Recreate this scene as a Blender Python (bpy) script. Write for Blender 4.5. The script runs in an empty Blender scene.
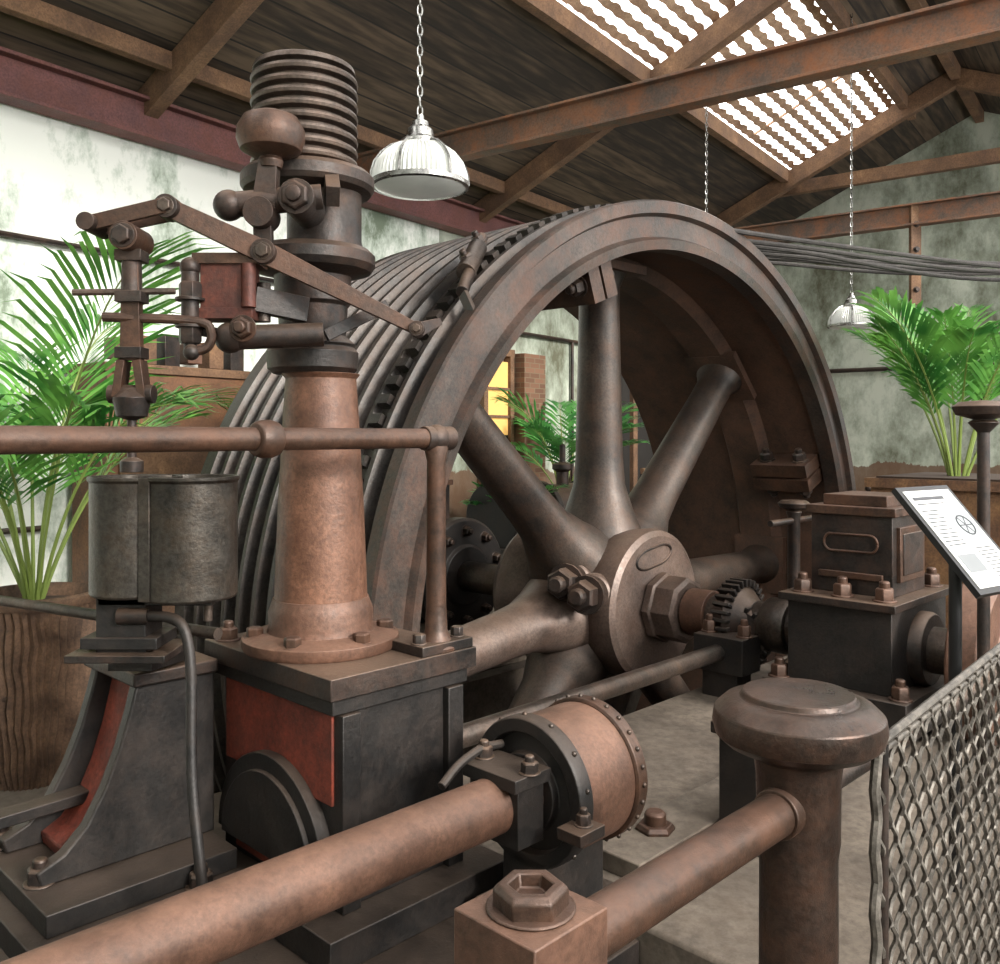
import bpy, bmesh, math, random
from mathutils import Vector, Matrix
V=Vector
random.seed(7)
scene=bpy.context.scene
# ------------------------------------------------------------------ materials
def hx(h):
    h=h.lstrip('#'); c=[int(h[i:i+2],16)/255 for i in (0,2,4)]
    return tuple([(x/12.92 if x<=.04045 else ((x+.055)/1.055)**2.4) for x in c]+[1])
def base_mat(name):
    m=bpy.data.materials.new(name); m.use_nodes=True
    nt=m.node_tree; b=nt.nodes['Principled BSDF']
    return m,nt,b
def aged(name,c1,c2,c3=None,rough=.45,metal=.35,scale=3.0,bump=.35,fine=70,thr=(.38,.62),dust=0,dcol='#8c7360',rust=0,rcol='#7c4a2a'):
    m,nt,b=base_mat(name); N=nt.nodes; L=nt.links
    tc=N.new('ShaderNodeTexCoord')
    n1=N.new('ShaderNodeTexNoise'); n1.inputs['Scale'].default_value=scale; n1.inputs['Detail'].default_value=10; n1.inputs['Roughness'].default_value=.7
    n2=N.new('ShaderNodeTexNoise'); n2.inputs['Scale'].default_value=fine; n2.inputs['Detail'].default_value=6; n2.inputs['Roughness'].default_value=.7
    L.new(tc.outputs['Object'],n1.inputs['Vector']); L.new(tc.outputs['Object'],n2.inputs['Vector'])
    r=N.new('ShaderNodeValToRGB'); e=r.color_ramp.elements
    e[0].position=thr[0]; e[0].color=hx(c1); e[1].position=thr[1]; e[1].color=hx(c2)
    if c3:
        k=e.new(min(thr[1]+.12,.98)); k.color=hx(c3)
    L.new(n1.outputs['Fac'],r.inputs['Fac'])
    mx=N.new('ShaderNodeMixRGB'); mx.blend_type='MULTIPLY'; mx.inputs['Fac'].default_value=.5
    r2=N.new('ShaderNodeValToRGB'); r2.color_ramp.elements[0].position=.36; r2.color_ramp.elements[0].color=(.22,.2,.18,1); r2.color_ramp.elements[1].position=.58
    L.new(n2.outputs['Fac'],r2.inputs['Fac']); L.new(r.outputs['Color'],mx.inputs['Color1']); L.new(r2.outputs['Color'],mx.inputs['Color2'])
    out=mx.outputs['Color']
    rr=N.new('ShaderNodeMapRange'); rr.inputs['To Min'].default_value=max(.12,rough-.14); rr.inputs['To Max'].default_value=min(1,rough+.2)
    L.new(n1.outputs['Fac'],rr.inputs['Value']); rout=rr.outputs['Result']
    if rust:
        n3=N.new('ShaderNodeTexNoise'); n3.inputs['Scale'].default_value=scale*2.3; n3.inputs['Detail'].default_value=14; n3.inputs['Roughness'].default_value=.8
        mp=N.new('ShaderNodeMapping'); mp.inputs['Location'].default_value=(3.3,1.7,5.1); L.new(tc.outputs['Object'],mp.inputs['Vector']); L.new(mp.outputs['Vector'],n3.inputs['Vector'])
        r4=N.new('ShaderNodeValToRGB'); r4.color_ramp.elements[0].position=.45; r4.color_ramp.elements[0].color=(0,0,0,1); r4.color_ramp.elements[1].position=.66; r4.color_ramp.elements[1].color=(rust,rust,rust,1)
        L.new(n3.outputs['Fac'],r4.inputs['Fac'])
        m3=N.new('ShaderNodeMixRGB'); m3.inputs['Color2'].default_value=hx(rcol); L.new(r4.outputs['Color'],m3.inputs['Fac']); L.new(out,m3.inputs['Color1']); out=m3.outputs['Color']
        ad=N.new('ShaderNodeMath'); ad.operation='MULTIPLY_ADD'; ad.inputs[1].default_value=.3; L.new(r4.outputs['Color'],ad.inputs[0]); L.new(rout,ad.inputs[2]); rout=ad.outputs[0]
    if dust:
        g=N.new('ShaderNodeNewGeometry'); s=N.new('ShaderNodeSeparateXYZ'); L.new(g.outputs['Normal'],s.inputs['Vector'])
        mr=N.new('ShaderNodeMapRange'); mr.inputs['From Min'].default_value=.25; mr.inputs['From Max'].default_value=1.0; mr.inputs['To Max'].default_value=dust
        L.new(s.outputs['Z'],mr.inputs['Value'])
        mu=N.new('ShaderNodeMath'); mu.operation='MULTIPLY'; L.new(mr.outputs['Result'],mu.inputs[0]); 
        r3=N.new('ShaderNodeValToRGB'); r3.color_ramp.elements[0].position=.3; r3.color_ramp.elements[0].color=(.3,.3,.3,1); r3.color_ramp.elements[1].position=.6; L.new(n1.outputs['Fac'],r3.inputs['Fac']); L.new(r3.outputs['Color'],mu.inputs[1])
        m2=N.new('ShaderNodeMixRGB'); m2.inputs['Color2'].default_value=hx(dcol); L.new(mu.outputs[0],m2.inputs['Fac']); L.new(out,m2.inputs['Color1']); out=m2.outputs['Color']
    L.new(out,b.inputs['Base Color']); L.new(rout,b.inputs['Roughness'])
    b.inputs['Metallic'].default_value=metal
    bp=N.new('ShaderNodeBump'); bp.inputs['Strength'].default_value=bump; bp.inputs['Distance'].default_value=.004
    L.new(n2.outputs['Fac'],bp.inputs['Height']); L.new(bp.outputs['Normal'],b.inputs['Normal'])
    return m
IRON=aged('dark_iron','#242221','#403935','#5c4839',.38,.5,dust=.5,rust=.5,rcol='#563c2e')
IRON2=aged('black_cast_iron','#191818','#2a2725','#40352f',.44,.3,dust=.45,dcol='#66564a',rust=.4,rcol='#40332b')
STEEL=aged('worn_steel','#393633','#645850','#74604f',.34,.7,rust=.4,rcol='#5e4534')
BROWN=aged('rusty_brown_iron','#493429','#6f5040','#82604a',.46,.2,5,dust=.3,dcol='#947462',rust=.5,rcol='#5e3f30')
BROWN2=aged('rusty_dark_iron','#32261f','#533e32','#6e503d',.38,.4,3.5,dust=.3,dcol='#80665a',rust=.5,rcol='#66432f')
COLB=aged('column_bronze_paint','#523729','#765340','#8a614b',.4,.2,6,rust=.5,rcol='#5f3f30')
RIMF=aged('rim_face_iron','#38332f','#514741','#6c5040',.38,.4,2.0,thr=(.46,.62),rust=.45,rcol='#6a4634')
RIMG=aged('rim_groove_iron','#2b2a29','#4e4945','#665b53',.34,.5,2.5,rust=.4,rcol='#58463a')
RIMIN=aged('rim_inner_rust','#35281f','#594033','#6e5142',.6,.15,1.8,rust=.5,rcol='#6e4c39')
HUB=aged('hub_iron','#51453f','#73635a','#86715f',.38,.35,3,dust=.3,rust=.45,rcol='#644a3c')
SPOKE=aged('spoke_iron','#332f2c','#50463f','#645044',.36,.42,2.4,rust=.5,rcol='#5e4434')
RED=aged('red_oxide_paint','#5a2418','#8a3b28','#452620',.6,.05,7,rust=.7,rcol='#45261c')
REDI=aged('red_lead_bracket','#45241e','#643528','#382420',.45,.3,8,rust=.6,rcol='#3a2a24')
BEAMR=aged('red_steel_beam','#5c3a3a','#7a4e4a','#8e5644',.6,.15,2,rust=.5,rcol='#6c4232')
BEAMB=aged('rusty_steel_tie_beam','#54473e','#735a49','#8e6242',.6,.15,1.6,thr=(.42,.6),rust=.7,rcol='#925a34')
TIN=aged('galvanised_tin','#34322f','#55504a','#6a5c4c',.34,.75,5,thr=(.35,.6),rust=.3,rcol='#5a4632')
WOODR=aged('rafter_timber','#5e4635','#86664b','#a4805f',.8,0,3,.4,rust=.5,rcol='#55402f')
CONC=aged('dusty_concrete','#4e453c','#72675b','#8a7d6f',.8,0,1.6,.4,25,rust=.5,rcol='#54483c')
FLOORM=aged('stained_floor','#4e453d','#71675c','#857a6e',.75,0,.8,.3,18,rust=.5,rcol='#5a4e44')
ROPE=aged('tarred_rope','#262321','#3e3a37','#4c4742',.8,0,20,.6,120)
CHROME=aged('chrome_fitting','#7d7d7b','#c0c0bc',None,.22,.95,4,.02)
WIRE=aged('fence_wire','#4d4944','#7a746c','#6a5748',.5,.5,30)
SLAT=aged('skylight_batten','#9c7c64','#c8a88c',None,.8,0,6)
def planks(name,ang,c1,c2,c3,w=.17):
    m,nt,b=base_mat(name); N=nt.nodes; L=nt.links
    tc=N.new('ShaderNodeTexCoord'); mp=N.new('ShaderNodeMapping'); mp.inputs['Rotation'].default_value=(0,0,ang)
    L.new(tc.outputs['Object'],mp.inputs['Vector'])
    sx=N.new('ShaderNodeSeparateXYZ'); L.new(mp.outputs['Vector'],sx.inputs['Vector'])
    d=N.new('ShaderNodeMath'); d.operation='DIVIDE'; d.inputs[1].default_value=w; L.new(sx.outputs['X'],d.inputs[0])
    fr=N.new('ShaderNodeMath'); fr.operation='FRACT'; L.new(d.outputs[0],fr.inputs[0])
    fl=N.new('ShaderNodeMath'); fl.operation='FLOOR'; L.new(d.outputs[0],fl.inputs[0])
    wn=N.new('ShaderNodeTexWhiteNoise'); wn.noise_dimensions='1D'; L.new(fl.outputs[0],wn.inputs['W'])
    mp2=N.new('ShaderNodeMapping'); mp2.inputs['Scale'].default_value=(8,.8,8); L.new(mp.outputs['Vector'],mp2.inputs['Vector'])
    n=N.new('ShaderNodeTexNoise'); n.inputs['Scale'].default_value=2.5; n.inputs['Detail'].default_value=8; L.new(mp2.outputs['Vector'],n.inputs['Vector'])
    r=N.new('ShaderNodeValToRGB'); e=r.color_ramp.elements; e[0].position=.3; e[0].color=hx(c1); e[1].position=.7; e[1].color=hx(c3); k=e.new(.5); k.color=hx(c2)
    ad=N.new('ShaderNodeMath'); ad.operation='MULTIPLY_ADD'; ad.inputs[1].default_value=.3; L.new(wn.outputs['Value'],ad.inputs[0])
    sb=N.new('ShaderNodeMath'); sb.operation='SUBTRACT'; sb.inputs[1].default_value=.15; L.new(n.outputs['Fac'],sb.inputs[0]); L.new(sb.outputs[0],ad.inputs[2])
    L.new(ad.outputs[0],r.inputs['Fac'])
    g=N.new('ShaderNodeMath'); g.operation='GREATER_THAN'; g.inputs[1].default_value=.07; L.new(fr.outputs[0],g.inputs[0])
    mx=N.new('ShaderNodeMixRGB'); mx.blend_type='MIX'; mx.inputs['Color1'].default_value=(.01,.008,.006,1)
    L.new(g.outputs[0],mx.inputs['Fac']); L.new(r.outputs['Color'],mx.inputs['Color2']); L.new(mx.outputs['Color'],b.inputs['Base Color'])
    b.inputs['Roughness'].default_value=.8
    return m
def plaster(name,base,stain,stain2,band=None,bz=1.5,thr=(.34,.45,.56)):
    m,nt,b=base_mat(name); N=nt.nodes; L=nt.links
    tc=N.new('ShaderNodeTexCoord'); mp=N.new('ShaderNodeMapping'); mp.inputs['Scale'].default_value=(1,1,.6); L.new(tc.outputs['Object'],mp.inputs['Vector'])
    n=N.new('ShaderNodeTexNoise'); n.inputs['Scale'].default_value=1.5; n.inputs['Detail'].default_value=12; n.inputs['Roughness'].default_value=.72; L.new(mp.outputs['Vector'],n.inputs['Vector'])
    r=N.new('ShaderNodeValToRGB'); e=r.color_ramp.elements; e[0].position=thr[0]; e[0].color=hx(stain2); e[1].position=thr[2]; e[1].color=hx(base); k=e.new(thr[1]); k.color=hx(stain)
    L.new(n.outputs['Fac'],r.inputs['Fac'])
    out=r.outputs['Color']
    if band:
        sx=N.new('ShaderNodeSeparateXYZ'); L.new(tc.outputs['Object'],sx.inputs['Vector'])
        a=N.new('ShaderNodeMath'); a.operation='MULTIPLY_ADD'; a.inputs[1].default_value=.5; L.new(n.outputs['Fac'],a.inputs[0]); L.new(sx.outputs['Z'],a.inputs[2])
        lt=N.new('ShaderNodeMath'); lt.operation='LESS_THAN'; lt.inputs[1].default_value=bz+.25; L.new(a.outputs[0],lt.inputs[0])
        mx=N.new('ShaderNodeMixRGB'); mx.inputs['Color2'].default_value=hx(band); L.new(out,mx.inputs['Color1'])
        ml=N.new('ShaderNodeMath'); ml.operation='MULTIPLY'; ml.inputs[1].default_value=.85; L.new(lt.outputs[0],ml.inputs[0]); L.new(ml.outputs[0],mx.inputs['Fac']); out=mx.outputs['Color']
    L.new(out,b.inputs['Base Color']); b.inputs['Roughness'].default_value=.9
    bp=N.new('ShaderNodeBump'); bp.inputs['Strength'].default_value=.4; bp.inputs['Distance'].default_value=.02; L.new(n.outputs['Fac'],bp.inputs['Height']); L.new(bp.outputs['Normal'],b.inputs['Normal'])
    return m
def plain(name,c,rough=.6,metal=0,trans=0,emis=0):
    m,nt,b=base_mat(name); N=nt.nodes; L=nt.links
    n=N.new('ShaderNodeTexNoise'); n.inputs['Scale'].default_value=9
    tc=N.new('ShaderNodeTexCoord'); L.new(tc.outputs['Object'],n.inputs['Vector'])
    mx=N.new('ShaderNodeMixRGB'); mx.inputs['Color1'].default_value=hx(c); cc=hx(c); mx.inputs['Color2'].default_value=(cc[0]*.7,cc[1]*.7,cc[2]*.7,1)
    L.new(n.outputs['Fac'],mx.inputs['Fac']); L.new(mx.outputs['Color'],b.inputs['Base Color'])
    b.inputs['Roughness'].default_value=rough; b.inputs['Metallic'].default_value=metal; b.inputs['Transmission Weight'].default_value=trans
    if emis:
        b.inputs['Emission Color'].default_value=hx(c); b.inputs['Emission Strength'].default_value=emis
    return m
def leafm(name,c1,c2):
    m,nt,b=base_mat(name); N=nt.nodes; L=nt.links
    n=N.new('ShaderNodeTexNoise'); n.inputs['Scale'].default_value=5
    r=N.new('ShaderNodeValToRGB'); e=r.color_ramp.elements; e[0].position=.35; e[0].color=hx(c1); e[1].position=.65; e[1].color=hx(c2)
    tc=N.new('ShaderNodeTexCoord'); L.new(tc.outputs['Object'],n.inputs['Vector'])
    L.new(n.outputs['Fac'],r.inputs['Fac']); L.new(r.outputs['Color'],b.inputs['Base Color']); b.inputs['Roughness'].default_value=.35
    t=N.new('ShaderNodeBsdfTranslucent'); L.new(r.outputs['Color'],t.inputs['Color'])
    ms=N.new('ShaderNodeMixShader'); ms.inputs['Fac'].default_value=.35
    L.new(b.outputs[0],ms.inputs[1]); L.new(t.outputs[0],ms.inputs[2]); L.new(ms.outputs[0],N['Material Output'].inputs['Surface'])
    return m
def brickm(name):
    m,nt,b=base_mat(name); N=nt.nodes; L=nt.links
    tc=N.new('ShaderNodeTexCoord'); mp=N.new('ShaderNodeMapping'); mp.inputs['Rotation'].default_value=(math.radians(90),0,0); L.new(tc.outputs['Object'],mp.inputs['Vector'])
    k=N.new('ShaderNodeTexBrick'); k.inputs['Scale'].default_value=4.5; k.inputs['Color1'].default_value=hx('#7a5844'); k.inputs['Color2'].default_value=hx('#5c4030'); k.inputs['Mortar'].default_value=hx('#6e604c')
    L.new(mp.outputs['Vector'],k.inputs['Vector']); L.new(k.outputs['Color'],b.inputs['Base Color']); b.inputs['Roughness'].default_value=.9
    return m
LEAF=leafm('palm_leaf','#34702f','#78b254')
LEAF2=leafm('palm_leaf_dark','#37783c','#66ac58')
STEM=plain('palm_stem','#7f9248',.5)
SOIL=plain('potting_soil','#3a2a1e',.95)
GLASS=plain('lamp_glass','#e4e6e0',.12,0,.3,.05)
WHITEP=plain('paper_white','#d8d8d4',.6)
INK=plain('print_ink','#3c3e42',.6)
BLACKP=plain('black_frame','#101012',.4)
WARM=plain('warm_glow_panel','#d8a860',.8,0,0,.7)  # glowing panel: emission stands in for warm light in the doorway
DARKW=plain('dark_opening','#1c1814',.9)

# ------------------------------------------------------------------ builder
def frame(ax,ref=None):
    z=V(ax).normalized(); r=V(ref) if ref else (V((0,0,1)) if abs(z.z)<.95 else V((1,0,0)))
    x=(r-z*r.dot(z)).normalized(); y=z.cross(x); return x,y,z
class B:
    def __init__(s,name,bev=.003,ang=32):
        s.name=name; s.bm=bmesh.new(); s.mats=[]; s.bev=bev; s.ang=ang
    def mi(s,m):
        if m not in s.mats: s.mats.append(m)
        return s.mats.index(m)
    def mk(s,vs,fs,m):
        i=s.mi(m); bv=[s.bm.verts.new(v) for v in vs]
        for f in fs:
            try:
                F=s.bm.faces.new([bv[k] for k in f]); F.material_index=i; F.smooth=True
            except ValueError: pass
    def lathe(s,o,ax,prof,m,n=32,closed=False,ref=None,sx=1,sy=1):
        x,y,z=frame(ax,ref); o=V(o); vs=[]; rings=[]
        for r,h in prof:
            if r<1e-6: rings.append([len(vs)]); vs.append(o+z*h)
            else:
                k=[]
                for i in range(n):
                    t=2*math.pi*i/n; k.append(len(vs)); vs.append(o+z*h+x*(r*sx*math.cos(t))+y*(r*sy*math.sin(t)))
                rings.append(k)
        fs=[]
        pr=list(zip(rings,rings[1:]))
        if closed: pr.append((rings[-1],rings[0]))
        for A,C in pr:
            for i in range(n):
                j=(i+1)%n
                if len(A)==1 and len(C)==1: continue
                if len(A)==1: fs.append((A[0],C[j],C[i]))
                elif len(C)==1: fs.append((A[i],A[j],C[0]))
                else: fs.append((A[i],A[j],C[j],C[i]))
        if not closed:
            if len(rings[0])>1: fs.append(tuple(rings[0][::-1]))
            if len(rings[-1])>1: fs.append(tuple(rings[-1]))
        s.mk(vs,fs,m)
    def cyl(s,a,b,r,m,n=20,r2=None):
        a=V(a); b=V(b); L=(b-a).length; s.lathe(a,b-a,[(r,0),(r if r2 is None else r2,L)],m,n)
    def sph(s,c,r,m,n=24,sz=1):
        p=[(r*math.sin(math.pi*i/12),-r*sz*math.cos(math.pi*i/12)) for i in range(13)]; p[0]=(0,-r*sz); p[-1]=(0,r*sz)
        s.lathe(c,(0,0,1),p,m,n)
    def hexn(s,o,ax,r,h,m,stud=True):
        x,y,z=frame(ax); o=V(o)
        s.lathe(o-z*h*.05,ax,[(r*1.25,0),(r*1.25,h*.18)],m,16)
        s.lathe(o,ax,[(r,0),(r,h*.85),(r*.85,h)],m,6)
        if stud: s.lathe(o,ax,[(r*.55,0),(r*.55,h*1.4),(r*.4,h*1.5)],m,12)
    def box(s,c,sz,m,ex=V((1,0,0)),ey=V((0,1,0)),ez=V((0,0,1)),taper=1):
        c=V(c); vs=[]
        for k in (-.5,.5):
            t=1 if k<0 else taper
            for i,j in ((-.5,-.5),(.5,-.5),(.5,.5),(-.5,.5)):
                vs.append(c+ex*(sz[0]*i*t)+ey*(sz[1]*j*t)+ez*(sz[2]*k))
        s.mk(vs,[(3,2,1,0),(4,5,6,7),(0,1,5,4),(1,2,6,5),(2,3,7,6),(3,0,4,7)],m)
    def bar(s,a,b,w,t,m,up=(0,0,1),w2=None):
        a=V(a); b=V(b); z=(b-a).normalized(); x=(V(up)-z*V(up).dot(z)).normalized(); y=z.cross(x); w2=w if w2 is None else w2
        vs=[]
        for p,ww in ((a,w),(b,w2)):
            for i,j in ((-.5,-.5),(.5,-.5),(.5,.5),(-.5,.5)): vs.append(p+x*(ww*i)+y*(t*j))
        s.mk(vs,[(3,2,1,0),(4,5,6,7),(0,1,5,4),(1,2,6,5),(2,3,7,6),(3,0,4,7)],m)
    def prism(s,pts,o,ex,ey,ez,d,m):
        n=len(pts); o=V(o); vs=[o+ex*p[0]+ey*p[1] for p in pts]+[o+ex*p[0]+ey*p[1]+ez*d for p in pts]
        fs=[tuple(range(n))[::-1],tuple(range(n,2*n))]+[(i,(i+1)%n,n+(i+1)%n,n+i) for i in range(n)]
        s.mk(vs,fs,m)
    def tube(s,pts,r,m,n=10,sub=0,cap=True):
        pts=[V(p) for p in pts]
        if sub:
            q=[]; P=[pts[0]*2-pts[1]]+pts+[pts[-1]*2-pts[-2]]
            for i in range(1,len(P)-2):
                for k in range(sub):
                    t=k/sub; a,b,c,d=P[i-1],P[i],P[i+1],P[i+2]
                    q.append(.5*((2*b)+(c-a)*t+(2*a-5*b+4*c-d)*t*t+(-a+3*b-3*c+d)*t**3))
            q.append(pts[-1]); pts=q
        vs=[];R=[]; x=None
        for i,p in enumerate(pts):
            t=(pts[min(i+1,len(pts)-1)]-pts[max(i-1,0)]).normalized()
            if x is None: x,y,_=frame(t)
            else: x=(x-t*x.dot(t)).normalized(); y=t.cross(x)
            rr=r[min(i,len(r)-1)] if isinstance(r,(list,tuple)) else r
            k=[]
            for j in range(n):
                a=2*math.pi*j/n; k.append(len(vs)); vs.append(p+x*(rr*math.cos(a))+y*(rr*math.sin(a)))
            R.append(k)
        fs=[]
        for A,C in zip(R,R[1:]):
            for i in range(n):
                j=(i+1)%n; fs.append((A[i],A[j],C[j],C[i]))
        if cap: fs+= [tuple(R[0][::-1]),tuple(R[-1])]
        s.mk(vs,fs,m)
    def done(s,recalc=True):
        if recalc: bmesh.ops.recalc_face_normals(s.bm,faces=s.bm.faces[:])
        me=bpy.data.meshes.new(s.name); s.bm.to_mesh(me); s.bm.free()
        for m in s.mats: me.materials.append(m)
        me.set_sharp_from_angle(angle=math.radians(s.ang))
        ob=bpy.data.objects.new(s.name,me); scene.collection.objects.link(ob)
        if s.bev:
            md=ob.modifiers.new('bev','BEVEL'); md.width=s.bev; md.segments=2; md.limit_method='ANGLE'; md.angle_limit=math.radians(38); md.harden_normals=False
        return ob

# ------------------------------------------------------------------ frames
TH=math.radians(44.4); D=V((math.sin(TH),math.cos(TH),0)); Nn=V((math.cos(TH),-math.sin(TH),0)); U=V((0,0,1))
O=V((1.065,5,0)); AX=.72
def M(a,b,z): return O+D*a+Nn*b+U*z
def mbox(o,a0,a1,b0,b1,z0,z1,m): o.box(M((a0+a1)/2,(b0+b1)/2,(z0+z1)/2),(a1-a0,b1-b0,z1-z0),m,D,Nn,U)
RA=math.radians(36); E=V((math.sin(RA),math.cos(RA),0)); G=V((math.cos(RA),-math.sin(RA),0)); W0=V((-3.2,5.5,0))
def R(p,q,z): return W0+G*p+E*q+U*z

# ------------------------------------------------------------------ room shell
PLA=plaster('whitewashed_plaster','#e6e9e2','#bcc6ba','#75826f',None,thr=(.36,.44,.51))
PLB=plaster('stained_plaster','#b9bfb0','#8b9283','#5a5a48','#60432f',1.3,thr=(.37,.48,.61))
def slab(name,pts,m,th=None):
    o=B(name,0); 
    n=len(pts); vs=list(pts)+[p+th for p in pts]
    o.mk(vs,[tuple(range(n)),tuple(range(n,2*n))[::-1]]+[(i,(i+1)%n,n+(i+1)%n,n+i) for i in range(n)],m); return o.done()
Q0,Q1=-4.5,10.5
slab('wall_left',[R(0,Q0,-.0),R(0,4.4,0),R(0,4.4,4.1),R(0,Q0,4.1)],PLA,-G*.25)
slab('wall_left_rear',[R(0,4.4,0),R(0,Q1,0),R(0,Q1,4.1),R(0,4.4,4.1)],PLB,-G*.25)
K=.45
slab('wall_back',[R(-.25,Q1,0),R(8.2,Q1,0),R(8.2,Q1,4.1),R(4,Q1,4.1+4*K),R(-.25,Q1,4.0)],PLB,E*.25)
slab('wall_front',[R(-.25,Q0,0),R(8.2,Q0,0),R(8.2,Q0,4.1),R(4,Q0,4.1+4*K),R(-.25,Q0,4.0)],PLA,-E*.25)
slab('wall_right',[R(8.2,Q0,0),R(8.2,Q1,0),R(8.2,Q1,1.6),R(8.2,Q0,1.6)],PLA,G*.25)
fb=bmesh.new()
def loop(ps):
    v=[fb.verts.new(p) for p in ps]; return [fb.edges.new((v[i],v[(i+1)%len(v)])) for i in range(len(v))]
es=loop([R(0,Q0,0),R(0,Q1,0),R(8.2,Q1,0),R(8.2,Q0,0)])+loop([M(-2.42,-1.75,0),M(2.6,-1.75,0),M(2.6,.1,0),M(-2.42,.1,0)])
bmesh.ops.triangle_fill(fb,edges=es,use_beauty=True)
bmesh.ops.recalc_face_normals(fb,faces=fb.faces[:])
for f in fb.faces:
    if f.normal.z<0: f.normal_flip()
fm=bpy.data.meshes.new('floor'); fb.to_mesh(fm); fb.free(); fm.materials.append(FLOORM)
scene.collection.objects.link(bpy.data.objects.new('floor',fm))
o=B('floor_wheel_pit',0)
mbox(o,-2.52,2.7,-1.85,-1.75,-2,-.002,CONC); mbox(o,-2.52,2.7,.1,.16,-2,-.002,CONC)
mbox(o,-2.52,-2.42,-1.75,.1,-2,-.002,CONC); mbox(o,2.6,2.7,-1.75,.1,-2,-.002,CONC); mbox(o,-2.52,2.7,-1.85,.16,-2.1,-2,CONC)
o.done()
# roof
PLK=planks('roof_boards',RA,'#261f18','#413529','#5c4d3d',.19)
def rz(p): return 4.1+K*p if p<=4 else 4.1+K*(8-p)
def roofpiece(o,p0,p1,q0,q1,m=PLK):
    n=V((0,0,.06))
    vs=[R(p0,q0,rz(p0)),R(p1,q0,rz(p1)),R(p1,q1,rz(p1)),R(p0,q1,rz(p0))]; vs+=[v+n for v in vs]
    o.mk(vs,[(3,2,1,0),(4,5,6,7),(0,1,5,4),(1,2,6,5),(2,3,7,6),(3,0,4,7)],m)
o=B('ceiling',0)
S0,S1=2.05,3.45
roofpiece(o,-.25,S0,Q0,Q1+.25); roofpiece(o,S1,4,Q0,Q1+.25); roofpiece(o,S0,S1,9.1,Q1+.25)
roofpiece(o,4,4.9,Q0,Q1+.25); roofpiece(o,7.9,8.2,Q0,Q1+.25); roofpiece(o,4.9,7.9,8.6,Q1+.25)
o.done()
def scallop(o,p,q0,q1,w):
    vs=[];n=int((q1-q0)/.05)
    for i in range(n+1):
        q=q0+(q1-q0)*i/n; a=.032*abs(math.sin(math.pi*(q/.2)))
        for pp in (p-w/2+a*.5,p+w/2+a): vs.append(R(pp,q,rz(pp)+.05))
    o.mk(vs,[(2*i,2*i+1,2*i+3,2*i+2) for i in range(n)],SLAT)
o=B('window_1',0)
for i in range(10): scallop(o,S0+.06+i*(S1-S0-.1)/9,-1,9.1,.065)
q=Q0
while q<9.1:
    o.bar(R(S0,q,rz(S0)+.1),R(S1,q,rz(S1)+.1),.02,.03,SLAT); q+=2.0
for p in (S0,S1): o.bar(R(p,Q0,rz(p)-.05),R(p,9.2,rz(p)-.05),.16,.09,WOODR)
o.done(False)
o=B('added_skylight',0)  # unseen opening in the right roof slope, added to let sun in
for i in range(5): 
    p=4.95+i*.72; o.bar(R(p,Q0,rz(p)+.03),R(p,8.6,rz(p)+.03),.06,.04,WOODR)
q=Q0
while q<8.7: o.bar(R(4.9,q,rz(4.9)+.03),R(7.9,q,rz(7.9)+.03),.06,.04,WOODR); q+=1.2
for i in range(7): 
    q=Q0+.1+i*2.45; o.bar(R(8.25,q,1.6),R(8.25,q,4.15),.12,.12,WOODR,up=G)
o.done()
def truss(q):
    o=B('roof_rafter',.004)
    o.bar(R(0,q,rz(0)-.12),R(4,q,rz(4)-.12),.2,.11,WOODR); o.bar(R(4,q,rz(4)-.12),R(8,q,rz(8)-.12),.2,.11,WOODR)
    o.done()
for q in (-2.75,1.1,4.95,8.8): truss(q)
for q in (2.78,7.15):
    o=B('steel_tie_beam',.004)
    z=3.9; a=R(.05,q,z); b=R(8,q,z)
    o.bar(a,b,.2,.02,BEAMB)
    for dz in (-.1,.1): o.bar(a+U*dz,b+U*dz,.02,.13,BEAMB)
    o.done()
o=B('roof_purlin',.004)
for p in (.42,): o.bar(R(p,Q0,rz(p)-.06),R(p,Q1,rz(p)-.06),.12,.08,WOODR)
o.bar(R(4,Q0,rz(4)-.06),R(4,Q1,rz(4)-.06),.2,.1,WOODR)
o.bar(R(1.6,9.12,4.9),R(7,9.12,4.9),.16,.1,WOODR)
o.done()
o=B('steel_wall_beam',.004)
a=R(.12,Q0,3.9); b=R(.12,6.2,3.9)
o.bar(a,b,.26,.025,BEAMR)
for dz in (-.13,.13): o.bar(a+U*dz,b+U*dz,.025,.17,BEAMR)
o.done()
# wall details
o=B('brick_pillar',.006); BR=brickm('old_brick')
o.box(R(.12,5.8,1.3),(.22,.42,2.6),BR,G,E,U); o.done()
o=B('doorway',.004)
o.box(R(.04,5.3,2.1),(.06,.42,.8),WARM,G,E,U); o.box(R(.04,5.3,.85),(.06,.42,1.7),DARKW,G,E,U)
for dq in (-.25,.23): o.box(R(.06,5.3+dq,1.3),(.1,.07,2.6),WOODR,G,E,U)
o.box(R(.06,5.3,2.6),(.1,.56,.08),WOODR,G,E,U)
for z in (1.9,2.2): o.box(R(.08,5.3,z),(.04,.42,.03),WOODR,G,E,U)
o.done()
o=B('door_1',.004)
o.box(R(.04,8.6,1.35),(.06,1.3,2.5),DARKW,G,E,U)
for dq in (-.7,-.2,.7): o.box(R(.08,8.6+dq,1.35),(.1,.12,2.7),WOODR,G,E,U)
o.box(R(.08,8.6,2.72),(.12,1.6,.12),WOODR,G,E,U)
for z in (1.2,2.0): o.box(R(.09,9.05,z),(.08,.8,.08),WOODR,G,E,U)
o.done()
o=B('wall_shelf',.004)
for z in (1.2,1.8,2.35): o.box(R(1.1,10.3,z),(1.5,.3,.05),WOODR,G,E,U)
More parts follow.
